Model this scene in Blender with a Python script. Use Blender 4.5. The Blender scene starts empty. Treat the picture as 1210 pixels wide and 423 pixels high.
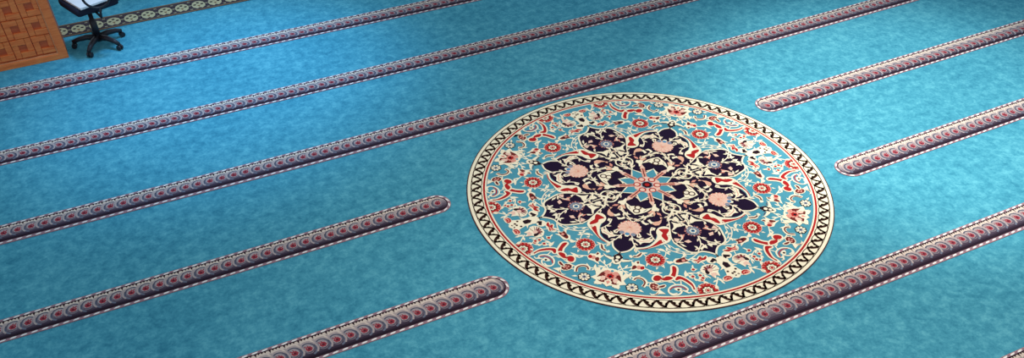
import bpy, math, random
from mathutils import Vector, Matrix
from mathutils.geometry import tessellate_polygon
random.seed(7)
PI = math.pi
SC = bpy.context.scene
COL = SC.collection

# ------------------------------------------------------------------ camera
# +X runs along the prayer rows, +Y across them; floor at z = 0 (metres)
CAM_H = 4.5891437
F_PX, PITCH, ROLL, YAW, CY_PX = 1022.239, 0.8012475, 0.00107, 0.4646757, 401.6
cd = bpy.data.cameras.new('camera')
cd.sensor_fit = 'HORIZONTAL'; cd.sensor_width = 36.0
cd.lens = 36.0 * F_PX / 1210.0
cd.shift_y = -(211.5 - CY_PX) / 1210.0 * 1.0
cd.clip_start = 0.05; cd.clip_end = 200
cam = bpy.data.objects.new('camera', cd); COL.objects.link(cam)
fwd_h = Vector((math.sin(YAW), math.cos(YAW), 0)); rt = Vector((math.cos(YAW), -math.sin(YAW), 0)); upv = Vector((0, 0, 1))
fwd = fwd_h * math.cos(PITCH) - upv * math.sin(PITCH)
up0 = fwd_h * math.sin(PITCH) + upv * math.cos(PITCH)
cx = rt * math.cos(ROLL) + up0 * math.sin(ROLL)
cy = -rt * math.sin(ROLL) + up0 * math.cos(ROLL)
mt = Matrix((( cx.x, cy.x, -fwd.x, 0), (cx.y, cy.y, -fwd.y, 0), (cx.z, cy.z, -fwd.z, CAM_H), (0, 0, 0, 1)))
cam.matrix_world = mt
SC.camera = cam

# ------------------------------------------------------------------ light
SC.view_settings.view_transform = 'Standard'
SC.view_settings.look = 'None'
SC.view_settings.exposure = 0.0
SC.view_settings.gamma = 1.0
SC.view_settings.use_curve_mapping = False
wd = bpy.data.worlds.new('world'); SC.world = wd; wd.use_nodes = True
bg = wd.node_tree.nodes['Background']
bg.inputs[0].default_value = (0.70, 0.85, 1.0, 1); bg.inputs[1].default_value = 0.60
def spot(name, x, y, z, aim, power, color, angle, radius=0.5, blend=1.0):
    l = bpy.data.lights.new(name, 'SPOT'); l.energy = power; l.color = color
    l.spot_size = math.radians(angle); l.spot_blend = blend; l.shadow_soft_size = radius
    o = bpy.data.objects.new(name, l); COL.objects.link(o); o.location = (x, y, z)
    o.rotation_euler = (Vector((aim[0], aim[1], 0)) - Vector((x, y, z))).to_track_quat('-Z', 'Y').to_euler()
    return o
#LIGHTS
spot('daylight_left', 1.8, 9.4, 5.5, (0.95, 8.75), 1350, (0.33, 0.62, 1.0), 54)
spot('daylight_right', 6.7, 4.9, 6.0, (7.05, 5.1), 1600, (0.95, 0.98, 0.97), 52, blend=0.75)
spot('hall_lamp', 4.4, 3.8, 7.0, (4.2, 3.6), 1150, (1.0, 0.84, 0.70), 78)
#ENDLIGHTS

# ------------------------------------------------------------------ materials
def lin(c):
    return tuple(((v/255)/12.92 if v/255 <= 0.04045 else ((v/255+0.055)/1.055)**2.4) for v in c)
MATS = {}
def mat(name, rgb, rough=0.95, vary=0.12, scale=60.0, bump=0.15, spec=0.1):
    if name in MATS: return MATS[name]
    m = bpy.data.materials.new(name); m.use_nodes = True; nt = m.node_tree
    b = nt.nodes['Principled BSDF']; b.inputs['Roughness'].default_value = rough
    b.inputs['Specular IOR Level'].default_value = spec
    c = lin(rgb)
    tc = nt.nodes.new('ShaderNodeTexCoord'); nz = nt.nodes.new('ShaderNodeTexNoise'); nz.inputs['Scale'].default_value = scale
    nz.inputs['Detail'].default_value = 3
    nt.links.new(tc.outputs['Object'], nz.inputs['Vector'])
    mx = nt.nodes.new('ShaderNodeMix'); mx.data_type = 'RGBA'
    mx.inputs['A'].default_value = tuple(v*(1-vary) for v in c) + (1,)
    mx.inputs['B'].default_value = tuple(min(1, v*(1+vary)) for v in c) + (1,)
    nt.links.new(nz.outputs['Fac'], mx.inputs['Factor']); nt.links.new(mx.outputs['Result'], b.inputs['Base Color'])
    if bump:
        bp = nt.nodes.new('ShaderNodeBump'); bp.inputs['Strength'].default_value = bump; bp.inputs['Distance'].default_value = 0.002
        n2 = nt.nodes.new('ShaderNodeTexNoise'); n2.inputs['Scale'].default_value = 400
        nt.links.new(tc.outputs['Object'], n2.inputs['Vector']); nt.links.new(n2.outputs['Fac'], bp.inputs['Height'])
        nt.links.new(bp.outputs['Normal'], b.inputs['Normal'])
    MATS[name] = m; return m
def carpet_material():
    m = bpy.data.materials.new('teal_carpet'); m.use_nodes = True; nt = m.node_tree; N = nt.nodes.new; L = nt.links.new
    b = nt.nodes['Principled BSDF']; b.inputs['Roughness'].default_value = 1; b.inputs['Specular IOR Level'].default_value = 0.05
    tc = N('ShaderNodeTexCoord')
    def noise(scale, detail, rough, dist=0.0, stretch=None):
        n = N('ShaderNodeTexNoise'); n.inputs['Scale'].default_value = scale; n.inputs['Detail'].default_value = detail
        n.inputs['Roughness'].default_value = rough; n.inputs['Distortion'].default_value = dist
        if stretch:
            mp = N('ShaderNodeMapping'); mp.inputs['Scale'].default_value = stretch; mp.inputs['Rotation'].default_value = (0, 0, 0.5)
            L(tc.outputs['Object'], mp.inputs['Vector']); L(mp.outputs['Vector'], n.inputs['Vector'])
        else: L(tc.outputs['Object'], n.inputs['Vector'])
        return n
    n1 = noise(11, 5, 0.68, 0.25); n2 = noise(1.6, 2, 0.5); n3 = noise(38, 3, 0.7)
    r1 = N('ShaderNodeValToRGB'); cr = r1.color_ramp
    cr.elements[0].position = 0.28; cr.elements[0].color = lin(CARPET[0]) + (1,)
    cr.elements[1].position = 0.74; cr.elements[1].color = lin(CARPET[2]) + (1,)
    e = cr.elements.new(0.5); e.color = lin(CARPET[1]) + (1,)
    ad = N('ShaderNodeMath'); ad.operation = 'MULTIPLY_ADD'; ad.inputs[1].default_value = 0.26; ad.inputs[2].default_value = -0.13
    L(n2.outputs['Fac'], ad.inputs[0])
    ad2 = N('ShaderNodeMath'); ad2.operation = 'MULTIPLY_ADD'; ad2.inputs[1].default_value = 0.5; ad2.inputs[2].default_value = -0.25
    L(n3.outputs['Fac'], ad2.inputs[0])
    s = N('ShaderNodeMath'); s.operation = 'ADD'; L(n1.outputs['Fac'], s.inputs[0]); L(ad.outputs[0], s.inputs[1])
    s2 = N('ShaderNodeMath'); s2.operation = 'ADD'; L(s.outputs[0], s2.inputs[0]); L(ad2.outputs[0], s2.inputs[1])
    L(s2.outputs[0], r1.inputs['Fac']); L(r1.outputs['Color'], b.inputs['Base Color'])
    bp = N('ShaderNodeBump'); bp.inputs['Strength'].default_value = 0.25; bp.inputs['Distance'].default_value = 0.004
    n4 = noise(160, 2, 0.6); L(n4.outputs['Fac'], bp.inputs['Height']); L(bp.outputs['Normal'], b.inputs['Normal'])
    return m
CARPET = ((54, 129, 151), (73, 152, 171), (100, 178, 191))
def wood_material(name, a, b_, scale=6.0):
    m = bpy.data.materials.new(name); m.use_nodes = True; nt = m.node_tree; N = nt.nodes.new; L = nt.links.new
    b = nt.nodes['Principled BSDF']; b.inputs['Roughness'].default_value = 0.45
    tc = N('ShaderNodeTexCoord'); mp = N('ShaderNodeMapping'); mp.inputs['Scale'].default_value = (1, 1, 9)
    n = N('ShaderNodeTexNoise'); n.inputs['Scale'].default_value = scale; n.inputs['Detail'].default_value = 6; n.inputs['Distortion'].default_value = 0.6
    L(tc.outputs['Object'], mp.inputs['Vector']); L(mp.outputs['Vector'], n.inputs['Vector'])
    r = N('ShaderNodeValToRGB'); r.color_ramp.elements[0].position = 0.35; r.color_ramp.elements[1].position = 0.68
    r.color_ramp.elements[0].color = lin(a) + (1,); r.color_ramp.elements[1].color = lin(b_) + (1,)
    L(n.outputs['Fac'], r.inputs['Fac']); L(r.outputs['Color'], b.inputs['Base Color'])
    return m
#COLORS
PAL = dict(cream=(253, 236, 204), ivory=(246, 232, 204), red=(176, 36, 36), redbrown=(112, 40, 36), brown=(64, 34, 28), dark=(38, 22, 30),
           navy=(32, 18, 44), navyedge=(26, 14, 34), pink=(222, 150, 132), pinkpale=(236, 196, 174), peach=(230, 178, 150), mauve=(150, 92, 100),
           greyblue=(134, 142, 156), paleblue=(176, 196, 206), blue=(86, 140, 176), field=(78,150,167), border_brown=(58, 34, 26), rim=(82, 44, 44),
           edge_mauve=(150, 118, 126), edge_pink=(186, 130, 132), dash=(244, 236, 228), line_dark=(44, 26, 34),
           w0=(214,195,178), w1=(174, 157, 152), w2=(166, 152, 150), w3=(142, 130, 134), w4=(120, 108, 116), w5=(98, 87, 98), w6=(77, 65, 78), w7=(57, 45, 58), w8=(40, 28, 40),
           arch_dark=(84, 86, 100), arch=(106, 110, 124), flower=(150, 56, 66), halo=(176, 160, 158), flower_dark=(96, 34, 46),
           band=(68, 58, 62), band_dark=(50, 40, 46), band_edge=(128, 98, 70), olive=(180, 170, 132))
#ENDCOLORS
def pm(k): return mat('wool_' + k if k not in MATS else k, PAL[k])

# ------------------------------------------------------------------ flat-weave mesh collector
class Weave:
    """collects coloured pile shapes; every later shape lies a hair higher than the one before"""
    def __init__(self, z0, dz=1.6e-5):
        self.v = []; self.f = []; self.m = []; self.mats = []; self.z = z0; self.dz = dz
    def mi(self, k):
        if k not in self.mats: self.mats.append(k)
        return self.mats.index(k)
    def step(self): self.z += self.dz
    def tri(self, pts, k, z=None):
        z = self.z if z is None else z
        if len(pts) < 3: return
        vs = [Vector((p[0], p[1], 0)) for p in pts]
        t = tessellate_polygon([vs]); o = len(self.v)
        self.v += [(p[0], p[1], z) for p in pts]; mi = self.mi(k)
        for a, b, c in t:
            n = (vs[b]-vs[a]).cross(vs[c]-vs[a]).z
            if abs(n) < 1e-12: continue
            self.f.append((o+a, o+b, o+c) if n > 0 else (o+a, o+c, o+b)); self.m.append(mi)
    def quad(self, pts, k, z=None):
        z = self.z if z is None else z; o = len(self.v)
        self.v += [(p[0], p[1], z) for p in pts]; n = len(pts); a = 0
        for i in range(n): a += pts[i][0]*pts[(i+1) % n][1] - pts[(i+1) % n][0]*pts[i][1]
        ids = list(range(o, o+n))
        self.f.append(tuple(ids if a > 0 else ids[::-1])); self.m.append(self.mi(k))
    def slab(self, pts, k, z0, z1):
        """solid base: outline extruded from z0 to z1"""
        self.tri(pts, k, z1); o = len(self.v); n = len(pts); mi = self.mi(k)
        self.v += [(p[0], p[1], z0) for p in pts] + [(p[0], p[1], z1) for p in pts]
        for i in range(n):
            j = (i+1) % n; self.f.append((o+i, o+j, o+n+j, o+n+i)); self.m.append(mi)
    def ribbon(self, pts, w, k, closed=False, taper=False):
        n = len(pts)
        if n < 2: return
        L = []; R_ = []
        for i in range(n):
            if closed: a = pts[i-1]; b = pts[(i+1) % n]
            else: a = pts[max(0, i-1)]; b = pts[min(n-1, i+1)]
            dx, dy = b[0]-a[0], b[1]-a[1]; d = math.hypot(dx, dy) or 1e-9; h = w/2
            if taper: h *= max(0.12, 1 - (i/(n-1))**1.5)
            nx, ny = -dy/d*h, dx/d*h
            L.append((pts[i][0]+nx, pts[i][1]+ny)); R_.append((pts[i][0]-nx, pts[i][1]-ny))
        o = len(self.v); mi = self.mi(k)
        self.v += [(p[0], p[1], self.z) for p in L] + [(p[0], p[1], self.z) for p in R_]
        for i in range(n if closed else n-1):
            j = (i+1) % n; self.f.append((o+n+i, o+n+j, o+j, o+i)); self.m.append(mi)
    def build(self, name, parent=None):
        me = bpy.data.meshes.new(name); me.from_pydata(self.v, [], self.f)
        for k in self.mats: me.materials.append(pm(k) if isinstance(k, str) else k)
        me.polygons.foreach_set('material_index', self.m)
        # consistent upward tops
        me.update()
        o = bpy.data.objects.new(name, me); COL.objects.link(o)
        if parent: o.parent = parent
        return o
def smooth(pts, closed=False, n=4):
    if len(pts) < 3: return list(pts)
    out = []; m = len(pts)
    for i in range(m if closed else m-1):
        p1 = pts[i]; p2 = pts[(i+1) % m]
        p0 = pts[i-1] if (closed or i > 0) else p1
        p3 = pts[(i+2) % m] if (closed or i+2 < m) else p2
        for j in range(n):
            t = j/n; t2 = t*t; t3 = t2*t
            out.append(tuple(0.5*(2*p1[a] + (p2[a]-p0[a])*t + (2*p0[a]-5*p1[a]+4*p2[a]-p3[a])*t2 + (3*p1[a]-p0[a]-3*p2[a]+p3[a])*t3) for a in (0, 1)))
    if not closed: out.append(tuple(pts[-1]))
    return out
def tag(o, label=None, cat=None, group=None, kind=None):
    if label: o['label'] = label
    if cat: o['category'] = cat
    if group: o['group'] = group
    if kind: o['kind'] = kind
    return o
def disc(c, r, n=20, lobes=0, amp=0.0, ph=0.0, sx=1.0):
    return [(c[0] + r*sx*(1+amp*math.cos(lobes*a+ph))*math.cos(a), c[1] + r*(1+amp*math.cos(lobes*a+ph))*math.sin(a)) for a in (2*PI*i/n for i in range(n))]

# ------------------------------------------------------------------ floor
CARPET_M = carpet_material()
fl = bpy.data.meshes.new('floor')
fl.from_pydata([(-9, -4, 0), (18, -4, 0), (18, 20, 0), (-9, 20, 0), (-9, -4, -0.1), (18, -4, -0.1), (18, 20, -0.1), (-9, 20, -0.1)], [],
               [(0, 1, 2, 3), (7, 6, 5, 4), (0, 4, 5, 1), (1, 5, 6, 2), (2, 6, 7, 3), (3, 7, 4, 0)])
fl.materials.append(CARPET_M)
fo = bpy.data.objects.new('floor', fl); COL.objects.link(fo); tag(fo, kind='structure')

# ------------------------------------------------------------------ woven rope borders that mark the prayer rows
def stripe_shape(w, u0, u1, vf, cap0, cap1, top, bot, k):
    """rounded-end band between offsets bot..top from the flower line, as one outline"""
    n = max(2, int((u1-u0)/0.25)); r = (top-bot)/2; mid = (top+bot)/2
    us = [u0 + (u1-u0)*i/n for i in range(n+1)]
    lo = [(u, vf(u)+bot) for u in us]; hi = [(u, vf(u)+top) for u in us][::-1]
    pts = list(lo)
    if cap1: pts += [(u1 + r*math.sin(a), vf(u1)+mid - r*math.cos(a)) for a in (PI*i/12 for i in range(1, 12))]
    pts += hi
    if cap0: pts += [(u0 - r*math.sin(a), vf(u0)+mid + r*math.cos(a)) for a in (PI*i/12 for i in range(1, 12))]
    return pts
def make_stripe(label, ua, ub, coef, sp, ph, style, cap0=False, cap1=False, dom=None, flip_at=None, top=0.125, bot=-0.13, edge=0.026):
    """coef: line of flower centres v(u); sp, ph: flower pitch and phase; style +1 leans right, -1 leans left"""
    dom = dom or (ua, ub); HW_T, HW_B = top, bot
    def vf(u):
        c = min(max(u, dom[0]), dom[1]); v = 0; d = 0; n = len(coef)-1
        for i, a in enumerate(coef):
            v += a*c**(n-i)
            if n-i > 0: d += a*(n-i)*c**(n-i-1)
        return v + d*(u-c)
    ox, oy = (ua if cap0 else ub if cap1 else (ua+ub)/2), vf((ua+ub)/2)
    w = Weave(0.0065, 4e-5)
    r = (HW_T-HW_B)/2
    u0 = ua + (r if cap0 else 0); u1 = ub - (r if cap1 else 0)
    cut = lambda o: (u0, u1)
    base = stripe_shape(w, u0, u1, vf, cap0, cap1, HW_T, HW_B, 'edge_mauve')
    w.slab(base, 'edge_mauve', 0.0, 0.006)
    inn = lambda i0, i1: stripe_shape(w, u0, u1, vf, cap0, cap1, HW_T-i0, HW_B+i1, None)
    # pink rim
    bp_ = inn(0.002, 0.002); w.ribbon(bp_, 0.004, 'edge_pink', closed=True); w.step()
    # white dashes along the edging
    path = inn(0.013, edge*0.5)
    seg = [0]; 
    for i in range(len(path)): a = path[i]; b = path[(i+1) % len(path)]; seg.append(seg[-1]+math.hypot(b[0]-a[0], b[1]-a[1]))
    def at(s):
        s %= seg[-1]
        lo, hi = 0, len(seg)-1
        while hi-lo > 1:
            md = (lo+hi)//2
            if seg[md] <= s: lo = md
            else: hi = md
        a = path[lo % len(path)]; b = path[(lo+1) % len(path)]; t = (s-seg[lo])/((seg[lo+1]-seg[lo]) or 1)
        return (a[0]+(b[0]-a[0])*t, a[1]+(b[1]-a[1])*t), (b[0]-a[0], b[1]-a[1])
    s = 0.0
    while s < seg[-1]-0.05:
        (cx_, cy_), (dx, dy) = at(s+0.03); d = math.hypot(dx, dy) or 1; tx, ty = dx/d, dy/d; nx, ny = -ty, tx
        L = 0.027; W_ = 0.008
        pt = lambda a, b: (cx_+tx*a+nx*(b+a*0.16), cy_+ty*a+ny*(b+a*0.16))
        w.quad([pt(-L, 0), pt(-L*.4, W_), pt(L*.5, W_*.9), pt(L, 0), pt(L*.5, -W_), pt(-L*.5, -W_*.8)], 'dash')
        s += 0.074
    w.step()
    # dark line, then the tonal weave
    it, ib = 0.023, edge-0.002
    body = stripe_shape(w, u0, u1, vf, cap0, cap1, HW_T-it, HW_B+ib, None)
    w.tri(body, 'line_dark'); w.step()
    rb = ((HW_T-it)-(HW_B+ib))/2; mid = ((HW_T-it)+(HW_B+ib))/2; rr = rb-0.010
    def ext(o, side):      # how far the cap reaches at offset o
        q = rr*rr-(o-mid)**2
        return math.sqrt(q) if q > 0 else 0
    n = max(2, int((u1-u0)/0.25)); TS = HW_T-it-0.018
    wv = [(TS+0.01-(TS+0.01-mid+rr)*q, k_) for q, k_ in ((0, 'w0'), (.15, 'w1'), (.25, 'w2'), (.36, 'w3'), (.48, 'w4'), (.60, 'w5'), (.72, 'w6'), (.82, 'w7'), (.91, 'w8'), (1, None))]
    for i in range(len(wv)-1):
        a, k = wv[i]; b = wv[i+1][0]
        a = min(a, mid+rr); b = max(b, mid-rr)
        if a <= b: continue
        steps = 3 if (cap0 or cap1) else 1
        for q in range(steps):
            aa = a+(b-a)*q/steps; bb = a+(b-a)*(q+1)/steps
            for j in range(n):
                x0 = u0+(u1-u0)*j/n; x1 = u0+(u1-u0)*(j+1)/n
                ea = ext(aa, 0); eb = ext(bb, 0)
                x0a = x0-(ea if cap0 and j == 0 else 0); x0b = x0-(eb if cap0 and j == 0 else 0)
                x1a = x1+(ea if cap1 and j == n-1 else 0); x1b = x1+(eb if cap1 and j == n-1 else 0)
                w.quad([(x0b, vf(x0)+bb), (x1b, vf(x1)+bb), (x1a, vf(x1)+aa), (x0a, vf(x0)+aa)], k)
    w.step(); z_s = w.z
    k0 = math.ceil((ua-ph)/sp); k1 = math.floor((ub-ph)/sp)
    zs = [z_s + i*4e-5 for i in range(9)]
    for kk in range(k0, k1+1):
        uc = ph+kk*sp; st = style
        if flip_at is not None and uc > flip_at: st = -style
        if cap0 and uc < ua+0.028: continue
        if cap1 and uc > ub-0.028: continue
        def T(a, b): return (uc+st*a, vf(uc+st*a)+b)
        def inside(p, m=0.012):
            if cap1 and p[0] > u1:
                if math.hypot(p[0]-u1, p[1]-vf(u1)-mid) > rb-m: return False
            if cap0 and p[0] < u0:
                if math.hypot(p[0]-u0, p[1]-vf(u0)-mid) > rb-m: return False
            return True
        def poly(pts, k, z):
            q = [T(*p) for p in pts]
            if all(inside(p, 0.004) for p in q): w.tri(q, k, zs[z])
        def rib(pts, wd_, k, z):
            q = [p for p in (T(*p) for p in smooth(pts, n=3)) if inside(p)]
            w.z = zs[z]; w.ribbon(q, wd_, k)
        # dark nicks between cream scallops
        for a in (-0.050, -0.026, -0.002, 0.022):
            poly([(a-0.009, TS+0.008), (a, TS-(0.006 if a > -0.045 else 0.022)), (a+0.009, TS+0.008)], 'line_dark', 1)
        # pale strand, grey-blue arch, flower, light curl below
        rib([(-0.046, TS-.026), (-0.020, TS-.014), (0.010, TS-.014), (0.034, TS-.026), (0.056, 0.020)], 0.014, 'w0', 1)
        rib([(-0.040, 0.046), (-0.020, 0.058), (0.006, 0.057), (0.030, 0.042), (0.045, 0.012), (0.049, -0.022)], 0.012, 'arch_dark', 2)
        rib([(0.040, 0.030), (0.052, 0.004), (0.054, -0.026), (0.040, -0.050), (0.018, -0.064)], 0.016, 'arch', 1)
        rib([(0.022, 0.064), (0.046, 0.044), (0.062, 0.014), (0.064, -0.020), (0.050, -0.050)], 0.014, 'w1', 2)
        rib([(-0.030, -0.026), (-0.014, -0.042), (0.008, -0.046), (0.024, -0.036)], 0.005, 'w3', 2)
        poly(disc((0, 0.002), 0.033, 14, sx=1.0), 'halo', 3)
        poly(disc((0, 0.0), 0.026, 18, 6, 0.10), 'flower', 4)
        poly([(-0.014, 0.022), (-0.030, 0.038), (-0.026, 0.014)], 'flower', 5)
        poly([(0.004, 0.026), (-0.010, 0.042), (-0.008, 0.024)], 'flower', 5)
        poly(disc((0.001, -0.001), 0.011, 8), 'flower_dark', 6)
        poly([(-0.014, 0.010), (-0.006, 0.014), (-0.010, 0.004)], 'w1', 6)
    w.z = zs[-1]
    # shift to a local origin on the stripe
    w.v = [(x-ox, y-oy, z) for x, y, z in w.v]
    o = w.build('carpet_stripe'); o.location = (ox, oy, 0)
    return tag(o, label, 'carpet stripe', 'rope patterned stripes of the prayer rows')
STRIPES = [
 dict(label='uppermost rope patterned stripe, passing just below the wooden panel and office chair', ua=-3.2, ub=11, coef=(0.001235, -0.019259, 9.372897), sp=0.1079, ph=-0.99, style=1, dom=(-1, 3.5), top=0.137, bot=-0.135, edge=0.03),
 dict(label='second rope patterned stripe down from the office chair, unbroken', ua=-3.2, ub=12, coef=(0.002566, -0.01811, 8.155087), sp=0.10665, ph=-1.112, style=1, dom=(-1.1, 6.2), top=0.125, bot=-0.125, edge=0.026),
 dict(label='long unbroken rope patterned stripe running just above the round medallion', ua=-3.4, ub=13, coef=(-0.000027, 0.002501, -0.015805, 6.959858), sp=0.1072, ph=-1.261, style=-1, dom=(-1.3, 8.6), top=0.122, bot=-0.148, edge=0.036),
 dict(label='rope patterned stripe ending in a rounded tip left of the medallion, the upper of two', ua=-3.4, ub=2.262, coef=(0.001176, -0.00578, 5.746934), sp=0.1076, ph=-1.292, style=-1, cap1=True, dom=(-1.3, 2.2), top=0.122, bot=-0.134, edge=0.028),
 dict(label='lower left rope patterned stripe whose rounded tip nearly touches the medallion', ua=-2.5, ub=2.240, coef=(-0.003655, 4.550853), sp=0.10646, ph=0.5178, style=1, cap1=True, top=0.146, bot=-0.131, edge=0.028),
 dict(label='rope patterned stripe with a rounded tip upper right of the medallion', ua=5.630, ub=13.0, coef=(0.008632, 5.695092), sp=0.1099, ph=5.739, style=1, cap0=True, dom=(5.6, 9.3), top=0.15, bot=-0.119, edge=0.026),
 dict(label='rope patterned stripe with a rounded tip at the right edge of the medallion', ua=5.600, ub=12.5, coef=(0.006866, 4.508951), sp=0.11057, ph=5.7333, style=-1, cap0=True, dom=(5.6, 8.1), top=0.14, bot=-0.13, edge=0.026),
 dict(label='wide long rope patterned stripe passing just below the medallion', ua=-2.0, ub=12.0, coef=(0.0028, -0.0337, 3.4430), sp=0.10703, ph=4.0438, style=-1, dom=(2.7, 6.6), flip_at=3.93, top=0.124, bot=-0.140, edge=0.032),
 dict(label='rope patterned stripe of which only a tip shows in the lower right corner', ua=0.0, ub=11.0, coef=(-0.002, 2.115), sp=0.107, ph=5.05, style=1),
]
for s in STRIPES: make_stripe(**s)

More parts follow.
